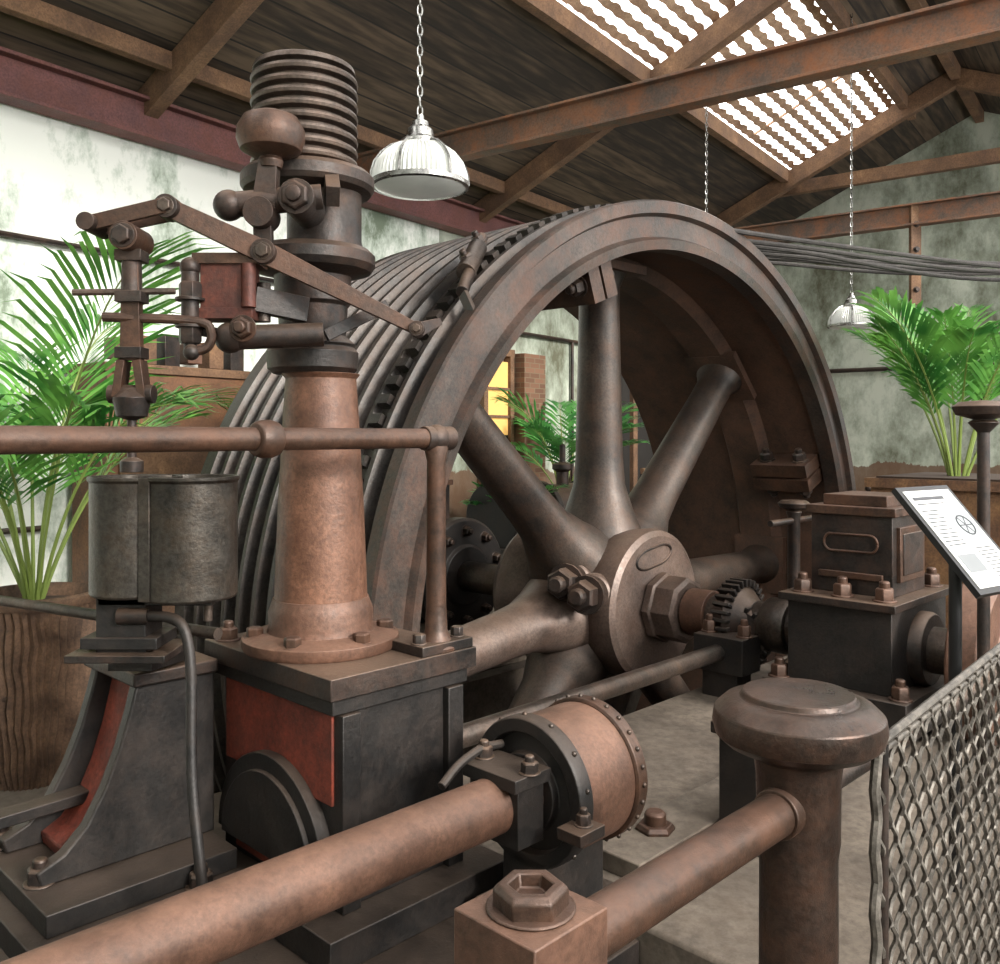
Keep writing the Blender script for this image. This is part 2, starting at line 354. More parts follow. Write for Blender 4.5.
for dp in (-.7,0,.7): o.box(R(1.1+dp,10.33,1.2),(.07,.25,2.4),WOODR,G,E,U)
for i in range(9): o.box(R(.5+i*.14,10.3,1.92 if i%2 else 1.3),(.09,.15,.16+.05*(i%3)),[IRON,BROWN,COLB][i%3],G,E,U)
o.done()
o=B('wooden_cabinet',.005)
CW=aged('cabinet_wood','#5a3c28','#7e5638','#946a48',.6,0,4)
o.box(R(.3,1.2,1.05),(.42,1.3,2.1),CW,G,E,U)
for z in (.5,1.0,1.5): o.box(R(.52,1.2,z),(.03,1.15,.4),WOODR,G,E,U)
o.box(R(.3,1.2,2.13),(.46,1.36,.06),WOODR,G,E,U)
for i in range(6): o.box(R(.3,.75+i*.18,2.27),(.14,.12,.14+.05*(i%3)),[BROWN,WOODR,IRON][i%3],G,E,U)
o.done()
o=B('wall_conduit',0)
o.tube([R(.04,4.6,2.85),R(.04,10.3,2.85)],.022,IRON,8); o.tube([R(.04,6.9,.2),R(.04,6.9,2.85)],.02,IRON,8)
o.tube([R(.04,-3,2.95),R(.04,4.4,2.95)],.02,IRON,8); o.tube([R(.04,-3,1.1),R(.04,.4,1.1)],.02,STEEL,8)
o.tube([R(.3,10.42,2.6),R(7.5,10.42,2.6)],.03,IRON,8); o.tube([R(4.05,10.42,.2),R(4.05,10.42,2.6)],.03,IRON,8); o.done()
o=B('window_2',0)
o.box(R(5.6,10.45,3.15),(1.8,.04,.55),plain('dusty_pane','#9aa39c',.5),G,E,U)
for i in range(15): o.bar(R(4.7+i*.129,10.4,2.88),R(4.7+i*.129,10.4,3.42),.03,.03,IRON,up=G)
for z in (2.88,3.15,3.42): o.bar(R(4.7,10.4,z),R(6.5,10.4,z),.05,.05,IRON)
o.done()

# ------------------------------------------------------------------ flywheel
o=B('rope_flywheel',0,28)
Wd=1.56; c=M(0,0,AX); nAx=-Nn
RO,RI=2.25,1.99
def nocap():
    for f in [f for f in o.bm.faces if len(f.verts)>100]: o.bm.faces.remove(f)
o.lathe(c,nAx,[(RI,.10),(RI,0),(RI+.05,-.012),(RI+.07,.02),(RO-.085,.02),(RO-.07,-.012),(RO-.01,-.012),(RO,0),(RO,.07)],RIMF,224); nocap()
gp=[(RO,.07)]
ng=11; gw=(Wd-.14)/ng
for i in range(ng):
    h0=.07+i*gw
    if i in (1,): gp+=[(RO-.03,h0+.01),(RO-.03,h0+gw-.03),(RO,h0+gw-.02),(RO,h0+gw)]
    else: gp+=[(RO-.075,h0+gw*.22),(RO-.085,h0+gw*.4),(RO-.075,h0+gw*.58),(RO,h0+gw*.78),(RO,h0+gw)]
gp+=[(RO,Wd)]
o.lathe(c,nAx,gp,RIMG,224); nocap()
o.lathe(c,nAx,[(RO,Wd),(RI+.06,Wd),(RI+.06,Wd-.12),(RI+.05,.85),(RI-.02,.8),(RI-.02,.55),(RI+.05,.5),(RI+.05,.12),(RI,.10)],RIMIN,224); nocap()
bmesh.ops.remove_doubles(o.bm,verts=o.bm.verts[:],dist=.0005)
def rad(phi): return D*math.sin(phi)+U*math.cos(phi)
h0=.07+gw
for i in range(150):
    ph=2*math.pi*i/150; r_=rad(ph); t_=D*math.cos(ph)-U*math.sin(ph)
    o.box(c+r_*(RO-.008)-Nn*(h0+gw*.42),(.045,gw*.55,.05),RIMG,t_,Nn,r_)
SPH=.65
for deg in (0,45,90,135,180,-135,-97,-47):
    r_=rad(math.radians(deg))
    p=[(.30,.2),(.26,.38),(.2,.52),(.15,.68),(.137,.85),(.118,RI-.25),(.12,RI-.12),(.15,RI-.05),(.18,RI)]
    o.lathe(c-Nn*SPH,r_,p,SPOKE if deg!=-97 else HUB,28,ref=Nn,sx=1.1,sy=.95)
    o.box(c-Nn*SPH+r_*(RI-.015),(.42,.4,.05),RIMIN,D*math.cos(math.radians(deg))-U*math.sin(math.radians(deg)),Nn,r_)
o.lathe(c,nAx,[(0,.20),(.16,.20),(.2,.22),(.40,.225),(.43,.245),(.44,.30),(.425,.43),(.40,.47),(.46,.54),(.49,.65),(.46,.76),(.40,.85),(.42,.9),(.44,1.1),(.4,1.16),(0,1.16)],HUB,56)
ctr=c-Nn*.222+rad(math.radians(-8))*.29; tt=D*math.cos(math.radians(-8))-U*math.sin(math.radians(-8))
ov=[]
for i in range(24):
    t=2*math.pi*i/24; ov.append(ctr+tt*(.12*math.cos(t)+(.05 if math.cos(t)>0 else -.05))+U*(.055*math.sin(t)))
o.tube(ov+[ov[0]],.009,IRON,8)
for deg in (-20,68,156,-112):
    r_=rad(math.radians(deg)); t_=D*math.cos(math.radians(deg))-U*math.sin(math.radians(deg))
    for sg in (-1,1):
        o.box(c-Nn*.33+r_*(RI-.09)+t_*sg*.055,(.09,.42,.22),BROWN2,t_,Nn,r_)
    for bb in (.2,.45):
        o.hexn(c-Nn*bb+r_*(RI-.1)+t_*.1,t_,.045,.06,IRON); o.hexn(c-Nn*bb+r_*(RI-.1)-t_*.1,-t_,.045,.06,IRON)
for b_,z_ in ((.50,.16),(.36,.11)):
    q_=M(-.42,-b_,AX+z_); dd_=(-D*.9+Nn*.25+U*.05).normalized()
    o.cyl(q_+D*.15,q_+dd_*.12,.065,IRON); o.hexn(q_+dd_*.10,dd_,.085,.10,IRON)
    o.lathe(q_-dd_*.03,dd_,[(.11,0),(.11,.05),(.1,.06)],HUB,24)
o.done()
o=B('rope_guide_clamp',.002)
def rimp(b,deg,r): return M(0,b,AX)+rad(math.radians(deg))*r
o.cyl(rimp(-.1,-46,RO+.05),rimp(-.38,-33,RO+.06),.028,IRON); o.cyl(rimp(-.2,-42,RO+.05),rimp(-.31,-36,RO+.055),.045,STEEL)
o.hexn(rimp(-.33,-35,RO+.05),rad(math.radians(-35)),.03,.05,IRON); o.hexn(rimp(-.24,-40,RO+.05),rad(math.radians(-40)),.03,.05,IRON)
o.bar(rimp(-.1,-46,RO+.04),rimp(-.03,-48,RO-.02),.05,.02,IRON)
o.done()
# ------------------------------------------------------------------ main shaft & bearings
o=B('crankshaft',.003)
o.cyl(M(0,-2.95,AX),M(0,1.7,AX),.105,STEEL,32)
o.lathe(M(0,-.2,AX),Nn,[(.2,0),(.2,.04),(.185,.05),(.185,.17),(.16,.185)],HUB,8)
o.lathe(M(0,.0,AX),Nn,[(.13,0),(.13,.14)],BROWN,32)
o.lathe(M(0,-1.2,AX),Nn,[(.16,0),(.16,-.12)],STEEL,32)
o.lathe(M(0,.2,AX),Nn,[(.11,0),(.15,.01),(.16,.05),(.2,.1),(.12,.18),(.11,.2)],IRON,32)
for i in range(30):
    t=2*math.pi*i/30; r_=rad(t); o.box(M(0,.29,AX)+r_*.195,(.018,.1,.04),IRON2,D*math.cos(t)-U*math.sin(t),Nn,r_)
o.lathe(M(0,.46,AX),Nn,[(.13,0),(.14,.02),(.14,.12),(.13,.14)],STEEL,32)
o.done()
o=B('crank_disc',.006)
o.lathe(M(0,1.42,AX),Nn,[(0,0),(.3,0),(.36,.02),(.36,.14),(.33,.16),(.16,.16),(.15,.22),(0,.22)],BROWN,56)
o.cyl(M(-.22,1.55,AX),M(-.22,1.85,AX),.06,STEEL); o.done()
def pedestal(b0,name):
    o=B(name,.006)
    mbox(o,-.42,.42,b0-.33,b0+.33,.38,.56,IRON2); mbox(o,-.34,.34,b0-.24,b0+.24,.56,.93,IRON2)
    mbox(o,-.38,.38,b0-.27,b0+.27,.93,.965,IRON)
    mbox(o,-.2,.2,b0-.19,b0+.19,.965,1.33,IRON); mbox(o,-.22,.22,b0-.21,b0+.21,1.33,1.37,BROWN2); mbox(o,-.16,.16,b0-.15,b0+.15,1.37,1.42,BROWN2)
    for s_ in (-1,1):
        mbox(o,-.15,.15,b0+s_*.197-.01,b0+s_*.197+.01,1.03,1.28,BROWN2); mbox(o,-.12,.12,b0+s_*.2-.012,b0+s_*.2+.012,1.06,1.25,IRON)
        A_=M(-.205,b0,1.2) if s_<0 else M(.205,b0,1.2)
        pl=[]
        for k in range(24):
            t=2*math.pi*k/24; pl.append(A_+Nn*(.035*math.cos(t)+(.09 if math.cos(t)>0 else -.09))+U*(.04*math.sin(t)))
        o.tube(pl+[pl[0]],.007,BROWN2,6)
        A_=M(-.205 if s_<0 else .205,b0,1.05); o.box(A_,(.02,.3,.03),BROWN2,D,Nn,U)
    for a_ in (-.29,.29):
        for b_ in (-.19,.0,.19): o.hexn(M(a_,b0+b_,.965),U,.042,.06,BROWN2)
        for b_ in (-.28,.28): o.hexn(M(a_*1.2,b0+b_,.56),U,.04,.06,BROWN2)
    o.lathe(M(0,b0-.3,AX),Nn,[(.16,0),(.17,.02),(.17,.58),(.16,.6)],IRON,32)
    o.done()
pedestal(.98,'bearing_pedestal'); pedestal(-2.4,'bearing_pedestal')
o=B('governor_drive_shaft',.003)
o.cyl(M(-2.46,.34,.6),M(-.16,.34,.6),.042,STEEL,24)
mbox(o,-.3,-.12,.2,.48,.5,.68,IRON2); 
for b_ in (.24,.44): o.hexn(M(-.21,b_,.68),U,.035,.06,BROWN2)
o.lathe(M(-.12,.34,.64),D,[(.05,0),(.15,.02),(.17,.05),(.09,.1),(.05,.12)],IRON,28)
for i in range(20):
    t=2*math.pi*i/20; r_=Nn*math.cos(t)+U*math.sin(t); o.box(M(-.08,.34,.64)+r_*.16,(.05,.02,.03),IRON2,D,r_.cross(D),r_)
mbox(o,-.28,-.14,.24,.44,.36,.52,IRON2)
o.done()
o=B('shaft_coupling',.004)
o.lathe(M(0,-1.8,AX),-Nn,[(.2,0),(.22,.02),(.38,.03),(.4,.05),(.4,.14),(.2,.16)],IRON2,48)
for i in range(10):
    r_=rad(2*math.pi*i/10); o.hexn(M(0,-1.83,AX)+r_*.31,Nn,.035,.05,IRON)
o.done()
# ------------------------------------------------------------------ foundation & bed
o=B('foundation_slab',.015)
mbox(o,-2.3,3.2,.16,1.9,0,.37,CONC); mbox(o,-.9,1.2,-2.9,-1.86,0,.37,CONC)
o.done()
o=B('engine_bed',.01)
mbox(o,-4.4,-2.31,-.45,1.3,0,.33,IRON2); mbox(o,-3.0,-2.35,.12,.85,.33,.42,IRON2)
mbox(o,-3.55,-2.97,-.25,.4,.33,.43,IRON2); mbox(o,-3.5,-2.97,-.2,.34,.43,.49,IRON2)
mbox(o,-4.3,-3.6,.3,.5,.33,.45,IRON2)
mbox(o,-4.4,-3.7,-.3,.2,.33,.36,CONC)
for a_,b_ in ((-3.45,.15),(-3.45,-.17),(-3.1,.37)): o.hexn(M(a_,b_,.49 if b_<.35 else .43),U,.035,.045,IRON)
o.hexn(M(-3.9,.1,.36),U,.05,.07,BROWN2); o.hexn(M(-4.0,-.25,.36),U,.05,.07,BROWN2)
o.done()
o=B('anchor_bolt',.003); o.hexn(V((.50,2.9,.37)),U,.065,.08,BROWN2); o.done()
o=B('anchor_bolt',.003); o.hexn(V((.62,2.75,.37)),U,.05,.06,BROWN2); o.done()
o=B('guide_block',.008)
o.box(V((.84,2.95,.55)),(.2,.16,.38),IRON2,D,Nn,U); o.box(V((.84,2.95,.75)),(.24,.2,.04),IRON,D,Nn,U); o.hexn(V((.84,2.95,.77)),U,.05,.06,IRON)
o.box(V((.9,3.3,.40)),(1.6,.2,.06),CONC,D,Nn,U)
o.done()
# ------------------------------------------------------------------ governor plinth + brackets
o=B('governor_plinth',.008)
mbox(o,-2.95,-2.42,.10,.78,1.0,1.06,IRON); 
mbox(o,-2.9,-2.46,.14,.74,.42,1.0,IRON2)
mbox(o,-2.93,-2.44,.12,.76,.955,1.0,IRON2)
mbox(o,-2.908,-2.89,.16,.725,.70,.95,RED)
mbox(o,-2.908,-2.89,.22,.71,.44,.6,RED)
ar=[(.26*math.cos(math.pi*i/24),.26*math.sin(math.pi*i/24)) for i in range(25)]
o.prism([(x*1.08,y*1.08) for x,y in ar],M(-2.94,.45,.5),Nn,U,D,.05,IRON2)
o.prism([(x*.9,y*.9) for x,y in ar],M(-2.955,.45,.5),Nn,U,D,.03,IRON2)
mbox(o,-2.9,-2.84,.735,.765,.42,.95,IRON2); mbox(o,-2.52,-2.46,.735,.765,.42,.95,IRON2)
mbox(o,-2.4,-2.36,.3,.6,.42,.8,IRON2)
for a_,b_ in ((-2.5,.2),(-2.9,.16)): o.hexn(M(a_,b_,1.06),U,.03,.04,BROWN2)
o.done()
o=B('flared_bracket',.006)
pf=[(0,0),(-.50,0),(-.51,.04),(-.44,.07),(-.38,.13),(-.33,.22),(-.29,.32),(-.26,.42),(-.24,.5),(0,.5)]
for b_ in (-.14,.14): o.prism(pf,M(-2.96,b_,.49),D,U,Nn,.045,IRON2)
pr=[(x*.8,z*.98) for x,z in pf]; o.prism(pr,M(-2.96,-.095,.49),D,U,Nn,.235,RED)
mbox(o,-3.22,-2.96,-.16,.21,.98,1.02,IRON)
o.done()
# ------------------------------------------------------------------ governor
C=M(-2.74,.43,0); 
o=B('governor',.003)
o.lathe(C,U,[(.229,1.06),(.235,1.07),(.235,1.095),(.2,1.105),(.16,1.11),(.155,1.13),(.157,1.17),(.15,1.19),(.143,1.21)],BROWN,48)
o.lathe(C,U,[(.14,1.2),(.128,1.5),(.114,1.75),(.106,1.87),(.118,1.885)],COLB,48)
for i in range(6):
    t=2*math.pi*i/6+.3; o.hexn(C+V((.195*math.cos(t),.195*math.sin(t),1.095)),U,.026,.032,BROWN2,False)
C2=C+V((-.025,0,0))
o.lathe(C2,U,[(.118,1.885),(.135,1.9),(.138,1.95),(.125,1.965),(.13,1.975),(.1,2.0),(.105,2.09),(.115,2.1),(.115,2.18),(.175,2.195),(.188,2.215),(.188,2.245),(.17,2.262),(.12,2.27)],IRON,48)
o.lathe(C2+V((.035,0,0)),U,[(.12,2.26),(.112,2.29),(.112,2.43),(.125,2.455)],IRON,40)
C3=C+V((-.05,0,0))
o.lathe(C3+V((.01,0,0)),U,[(.1,2.42),(.19,2.435),(.2,2.45),(.2,2.48),(.185,2.495),(.1,2.51)],IRON,48)
rp=[(.13,2.48)]
for i in range(8):
    z=2.508+i*.0355; rp+=[(.136,z),(.158,z+.004),(.161,z+.013),(.158,z+.022),(.134,z+.026)]
rp+=[(.136,2.79),(.155,2.795),(.15,2.812),(.08,2.825),(.03,2.828),(.02,2.845),(0,2.845)]
o.lathe(C3,U,rp,STEEL,48)
o.cyl(C3+V((.0,-.0,2.3)),C3+V((0,0,2.5)),.05,IRON)
yb=2.50
o.lathe(V((-.637,yb,2.44)),U,[(.03,0),(.035,.02),(.03,.03),(.055,.035),(.083,.05),(.094,.08),(.092,.11),(.075,.14),(.04,.155),(.0,.16)],BROWN2,32)
o.bar(V((-.655,yb,2.30)),V((-.64,yb,2.46)),.07,.045,IRON,up=(1,0,0),w2=.05)
o.cyl(V((-.76,yb-.01,2.335)),V((-.50,yb+.03,2.37)),.035,IRON); o.sph(V((-.75,yb-.01,2.335)),.043,IRON)
o.cyl(V((-.56,yb-.03,2.355)),V((-.56,yb+.2,2.355)),.05,IRON); o.hexn(V((-.56,yb-.03,2.355)),(0,-1,0),.04,.03,IRON)
o.cyl(V((-.66,yb+.04,2.31)),V((-.66,yb-.05,2.31)),.042,IRON); o.bar(V((-.47,yb+.03,2.37)),V((-.5,yb+.15,2.47)),.06,.04,IRON)
o.bar(V((-.66,yb,2.36)),V((-.655,yb,2.2)),.05,.03,IRON,up=(1,0,0))
A1=V((-.89,2.42,2.31)); A2=V((-.645,2.47,2.2)); A3=V((-.235,2.56,2.0))
o.bar(A1,A2,.05,.022,BROWN2,w2=.062); o.bar(A2,A3,.062,.022,BROWN2,w2=.032)
for p_,r_ in ((A1,.032),(A2,.034),(A3,.022)):
    o.cyl(p_+V((0,-.03,0)),p_+V((0,.03,0)),r_,IRON); o.hexn(p_+V((0,-.03,0)),(0,-1,0),r_*.6,.015,STEEL,False)
A0=V((-1.085,2.42,2.26))
o.bar(A1+V((.0,.05,0)),A0+V((0,.02,0)),.04,.015,BROWN2); o.bar(A1+V((0,-.03,0)),A0+V((0,-.04,0)),.04,.015,BROWN2)
o.cyl(A0+V((0,-.07,0)),A0+V((0,.05,0)),.024,IRON)
o.bar(A3,V((-.18,2.62,2.03)),.04,.03,IRON,w2=.02)
xr=-.99
o.cyl(V((xr,2.36,2.225)),V((xr,2.48,2.225)),.038,BROWN2); o.hexn(V((xr,2.36,2.225)),(0,-1,0),.026,.02,IRON,False)
o.bar(V((xr,2.42,2.22)),V((xr,2.42,1.9)),.042,.03,BROWN2,up=(1,0,0),w2=.055)
for z in (2.18,2.07,1.92): o.box(V((xr,2.42,z)),(.07,.06,.03),IRON)
o.cyl(V((xr,2.42,2.07)),V((xr,2.42,2.2)),.026,IRON)
for dx in (-.035,.035): o.bar(V((xr+dx,2.42,1.8)),V((xr+dx*.6,2.42,1.9)),.022,.05,BROWN2,up=(1,0,0))
o.cyl(V((xr-.06,2.42,1.81)),V((xr+.06,2.42,1.81)),.025,IRON); o.lathe(V((xr,2.42,1.6)),U,[(.03,0),(.03,.03),(.012,.04),(.012,.14),(.04,.15),(.05,.2),(.03,.22)],IRON,20)
o.cyl(V((-1.14,2.4,2.08)),V((-.88,2.44,2.09)),.009,STEEL,10); o.tube([V((-1.06,2.4,2.015)),V((-.83,2.45,2.01)),V((-.79,2.46,1.98)),V((-.8,2.46,1.94)),V((-.84,2.45,1.925))],.013,BROWN2,10,5)
o.sph(V((-.84,2.45,1.925)),.022,IRON)
o.box(V((-.755,2.52,2.11)),(.14,.09,.13),REDI); o.box(V((-.755,2.52,2.185)),(.18,.11,.03),BROWN2); o.box(V((-.76,2.52,2.035)),(.16,.1,.03),REDI)
o.cyl(V((-.69,2.47,2.05)),V((-.69,2.47,2.17)),.02,REDI)
o.cyl(V((-.85,2.47,1.99)),V((-.85,2.47,2.15)),.024,IRON); o.hexn(V((-.85,2.47,2.07)),U,.032,.05,IRON); o.sph(V((-.85,2.47,2.16)),.028,IRON); o.hexn(V((-.85,2.47,2.0)),-U,.032,.05,IRON)
o.cyl(V((-.74,2.5,1.97)),V((-.5,2.55,1.985)),.034,IRON); o.sph(V((-.75,2.5,1.97)),.043,IRON); o.hexn(V((-.70,2.45,1.99)),(0,-1,0),.03,.03,BROWN2)
o.bar(V((-.69,2.52,2.08)),V((-.56,2.6,2.06)),.07,.04,IRON); o.bar(V((-.83,2.5,1.99)),V((-.72,2.5,1.97)),.03,.03,IRON)
o.cyl(V((-.67,2.55,2.02)),V((-.67,2.55,2.13)),.02,STEEL)
o.bar(V((-.5,2.58,1.985)),V((-.33,2.64,2.08)),.035,.03,IRON)
o.done()
# dashpot tank
o=B('dashpot_tank',.002)
T=V((-.905,2.42,0))
for dx,r_,s0 in ((-.075,.115,1.275),(.07,.125,1.265)):
    o.lathe(T+V((dx,0,0)),U,[(0,s0),(r_-.005,s0),(r_,s0+.006),(r_,1.575),(r_+.005,1.58),(r_+.005,1.59),(r_-.003,1.59),(r_-.006,1.57),(0,1.57)],TIN,40,sx=1,sy=1)
o.bar(T+V((-.01,-.10,1.27)),T+V((-.01,-.10,1.59)),.03,.02,TIN,up=(1,0,0))
o.box(T+V((-.09,.0,1.2)),(.13,.12,.15),IRON2); o.box(T+V((-.09,0,1.12)),(.26,.2,.02),IRON); o.box(T+V((-.09,0,1.155)),(.2,.15,.03),IRON2)
o.box(T+V((.0,0,1.262)),(.3,.12,.02),IRON2)
o.bar(T+V((-.09,.0,1.09)),M(-3.06,.12,1.05),.05,.12,IRON2)
o.cyl(T+V((.12,0,1.2)),T+V((.12,0,1.29)),.012,STEEL)
o.done()
o=B('oil_pipe',0)
o.tube([V((-.93,2.36,1.225)),V((-.86,2.34,1.225)),V((-.815,2.32,1.2)),V((-.79,2.3,1.1)),V((-.77,2.25,.85)),V((-.73,2.2,.62)),V((-.70,2.2,.36))],.014,IRON2,12,6)
o.cyl(V((-1.0,2.36,1.225)),V((-.92,2.36,1.225)),.022,IRON); o.done()
o=B('guard_rail',.003)
p1=M(-2.53,.72,1.69); p0=M(-4.05,.80,1.69)
o.cyl(p0,p1,.029,BROWN2,24); o.sph(p1,.042,IRON); o.cyl(p1-D*.05,p1+D*.06,.036,IRON)
pm=p0.lerp(p1,.61); dd=(p1-p0).normalized(); o.lathe(pm,dd,[(.033,-.035),(.042,-.03),(.048,-.012),(.048,.012),(.042,.03),(.033,.035)],BROWN2,28)
o.lathe(M(-2.53,.72,0),U,[(.06,1.06),(.06,1.07),(.045,1.09),(.034,1.12),(.03,1.2),(.028,1.62),(.036,1.66),(.03,1.69)],BROWN2,28)
o.box(M(-2.53,.70,1.075),(.2,.15,.03),IRON,D,Nn,U)
for a_ in (-.075,.075): o.hexn(M(-2.53+a_,.73,1.09),U,.02,.03,IRON,False)
o.cyl(p0,V((p0.x,p0.y,0)),.03,BROWN2); o.done()
o=B('side_pipe',0); o.tube([V((-2.9,3.7,1.15)),V((-.78,2.49,1.15))],.017,STEEL,12); o.cyl(V((-2.9,3.7,0)),V((-2.9,3.7,1.15)),.02,STEEL); o.done()
o=B('side_pipe',0); o.cyl(M(-4.6,-1.95,.46),M(-2.0,-1.95,.46),.055,STEEL,20); 
for a_ in (-4.4,-2.3): o.cyl(M(a_,-1.95,0),M(a_,-1.95,.42),.04,IRON2)
o.done()
o=B('guide_bar',.004); o.bar(V((-1.75,2.13,.62)),V((-1.02,2.98,.62)),.035,.07,IRON2); o.box(V((-1.05,2.93,.47)),(.08,.08,.28),IRON2); o.box(V((-1.7,2.2,.45)),(.08,.08,.36),IRON2); o.done()
# ------------------------------------------------------------------ big foreground rod + gland drum
o=B('piston_rod',.003)
o.cyl(M(-4.4,1.05,.715),M(-2.5,1.05,.715),.074,BROWN,48); o.done()
o=B('gland_drum',.003)
o.lathe(M(-2.5,1.05,.715),D,[(.0,0),(.105,0),(.11,.02),(.16,.03),(.165,0),(.2,0),(.205,.01),(.205,.05),(.195,.055)],IRON2,56)
o.lathe(M(-2.44,1.05,.715),D,[(.194,0),(.194,.2)],BROWN,56)
o.lathe(M(-2.25,1.05,.715),D,[(.197,0),(.205,.005),(.205,.045),(.197,.05),(.05,.05),(.0,.05)],BROWN2,56)
for i in range(26):
    t=2*math.pi*i/26; r_=Nn*math.cos(t)+U*math.sin(t); o.sph(M(-2.225,1.05,.715)+r_*.206,.0075,STEEL,8); 
    if i%2: o.sph(M(-2.47,1.05,.715)+r_*.205,.008,STEEL,8)
mbox(o,-2.5,-2.25,.97,1.13,.33,.54,IRON2); mbox(o,-2.54,-2.2,.9,1.2,.33,.39,IRON2)
mbox(o,-2.64,-2.5,.95,1.15,.775,.81,IRON2); mbox(o,-2.62,-2.52,.96,1.14,.62,.8,IRON2)
for a_,b_ in ((-2.57,.965),(-2.57,1.135)): o.hexn(M(a_,b_,.81),U,.024,.032,IRON)
o.tube([M(-2.76,1.0,.79),M(-2.68,.98,.82),M(-2.58,.965,.835),M(-2.5,.965,.83)],.012,IRON2,10,5)
mbox(o,-2.56,-2.46,1.22,1.30,.66,.69,IRON); o.hexn(M(-2.5,1.26,.69),U,.02,.03,IRON)
o.done()
# ------------------------------------------------------------------ barrier: bollard, rail, box, mesh fence
PK=V((.497,1.5,0))
o=B('bollard_rail',.003)
KNB=aged('handled_iron','#2e2622','#4a3d36','#644b3d',.28,.6,5,dust=.2,dcol='#6c5a4e',rust=.45,rcol='#60402e')
o.lathe(PK,U,[(.075,0),(.075,.02),(.066,.03),(.063,1.0),(.067,1.03),(.068,1.13),(.072,1.165),(.09,1.18),(.12,1.187),(.135,1.2),(.14,1.22),(.137,1.24),(.12,1.256),(.1,1.262),(.094,1.262),(.09,1.272),(.06,1.275),(.0,1.276)],KNB,56)
J=V((PK.x,PK.y,1.09))
o.cyl(J-D*.6,J,.034,BROWN2,28); o.lathe(J-D*.05,-D,[(.04,0),(.04,.03)],BROWN2,28)
X=J-D*.66
o.box(X+V((0,0,-.015)),(.125,.125,.17),BROWN,D,Nn,U); 
o.lathe(X+V((0,0,.07)),U,[(.052,0),(.052,.004)],BROWN2,24)
o.lathe(X+V((0,0,.072)),U,[(.044,0),(.044,.02),(.038,.026),(.026,.026),(.024,.01),(0,.01)],BROWN2,6)
o.cyl(X+Nn*.06,X+Nn*.09,.022,IRON); o.cyl(X+Nn*.06+U*-.02,X+Nn*.6-U*.02,.011,STEEL)
o.cyl(V((X.x,X.y,0)),V((X.x,X.y,1.0)),.04,BROWN2)
F0=V((.612,1.45,0)); FD=V((.648,.762,0)).normalized()
o.cyl(J+D*.0,J+D*1.6,.02,IRON,16)
o.done()
o=B('wire_mesh_fence',0)
top=1.20
for i in range(48):
    s_=i*.0335; pts=[]
    for k in range(0,73):
        z=top-k*.0165; ph=k*math.pi/2.5+(math.pi if i%2 else 0)
        pts.append(F0+FD*(s_+.0118*math.sin(ph))+U*z+V((FD.y,-FD.x,0))*(.005*math.cos(ph)))
    o.tube(pts,.0045,WIRE,5,0)
o.tube([F0+U*(top+.004)+FD*s for s in [x*.05 for x in range(33)]],.008,WIRE,8)
for z in (top-.012,.02): o.cyl(F0-FD*.015+U*z,F0+FD*1.6+U*z,.006,WIRE)
tw=[F0-FD*.02+U*(top+.01-k*.025)+FD*(.007*math.sin(k*1.6)) for k in range(49)]
o.tube(tw,.009,WIRE,8); 
for s_ in (0,1.58): o.cyl(F0+FD*s_+V((.01,.01,0)),F0+FD*s_+V((.01,.01,top)),.008,IRON)
o.done()
def knobpost(name,p,zt,zb,s=1,bar=True,sr=.035):
    o=B(name,.002)
    o.lathe(p,U,[(.06*s,zb),(.06*s,zb+.03),(sr,zb+.05),(sr,zt-.1*s),(.045*s,zt-.07*s),(.03*s,zt-.06*s),(.08*s,zt-.045*s),(.09*s,zt-.02*s),(.07*s,zt-.005*s),(0,zt)],IRON,32)
    if bar: o.cyl(p-D*.28+U*(zt-.12)+Nn*.0,p+D*.22+U*(zt-.12),.018,IRON)
    o.done()
knobpost('valve_post',M(.55,.33,0),1.33,.37)
knobpost('valve_post',V((1.80,3.35,0)),1.83,.0,1.2,False,.022)
# ------------------------------------------------------------------ info sign
o=B('information_sign',.002)
sc=V((1.34,2.62,1.40)); h=V((.56,-.83,0)).normalized(); r_=V((.83,.56,0)).normalized(); up=(U*.74-h*.67).normalized(); nn=r_.cross(up)
if nn.dot(V((0,-1,0)))<0: nn=-nn
wS,hS=.24,.34
o.box(sc,(wS+.035,hS+.035,.018),BLACKP,r_,up,nn); o.box(sc+nn*.008,(wS,hS,.006),WHITEP,r_,up,nn)
def ln(x,y,w,t): o.box(sc+nn*.012+r_*x+up*y,(w,t,.001),INK,r_,up,nn)
ln(-.02,.14,.16,.012); ln(-.03,.12,.14,.004)
for i in range(10): ln(-.062+random.uniform(-.003,.003),.095-i*.0135,.09+random.uniform(-.01,.006),.004)
for i in range(9): ln(.056,-.045-i*.012,.09,.0035)
o.box(sc+nn*.0118+r_*.056+up*.035,(.1,.12,.001),plain('print_grey','#8f9496',.6),r_,up,nn)
pts_=[sc+nn*.0128+r_*(.056+.034*math.cos(t*.3))+up*(.035+.034*math.sin(t*.3)) for t in range(22)]; o.tube(pts_,.0025,INK,4)
for t in range(6): o.bar(sc+nn*.0128+r_*.056+up*.035,sc+nn*.0128+r_*(.056+.034*math.cos(t*1.047))+up*(.035+.034*math.sin(t*1.047)),.004,.001,INK,up=nn.cross(r_*math.cos(t*1.047)+up*math.sin(t*1.047)))
o.box(sc+nn*.0118-r_*.06-up*.09,(.09,.06,.001),plain('print_grey2','#75797b',.6),r_,up,nn)
b0=sc-nn*.02; o.cyl(b0,V((b0.x,b0.y,0)),.018,BLACKP); o.lathe(V((b0.x,b0.y,0)),U,[(.14,0),(.14,.015),(.03,.03)],BLACKP,32)
o.done()
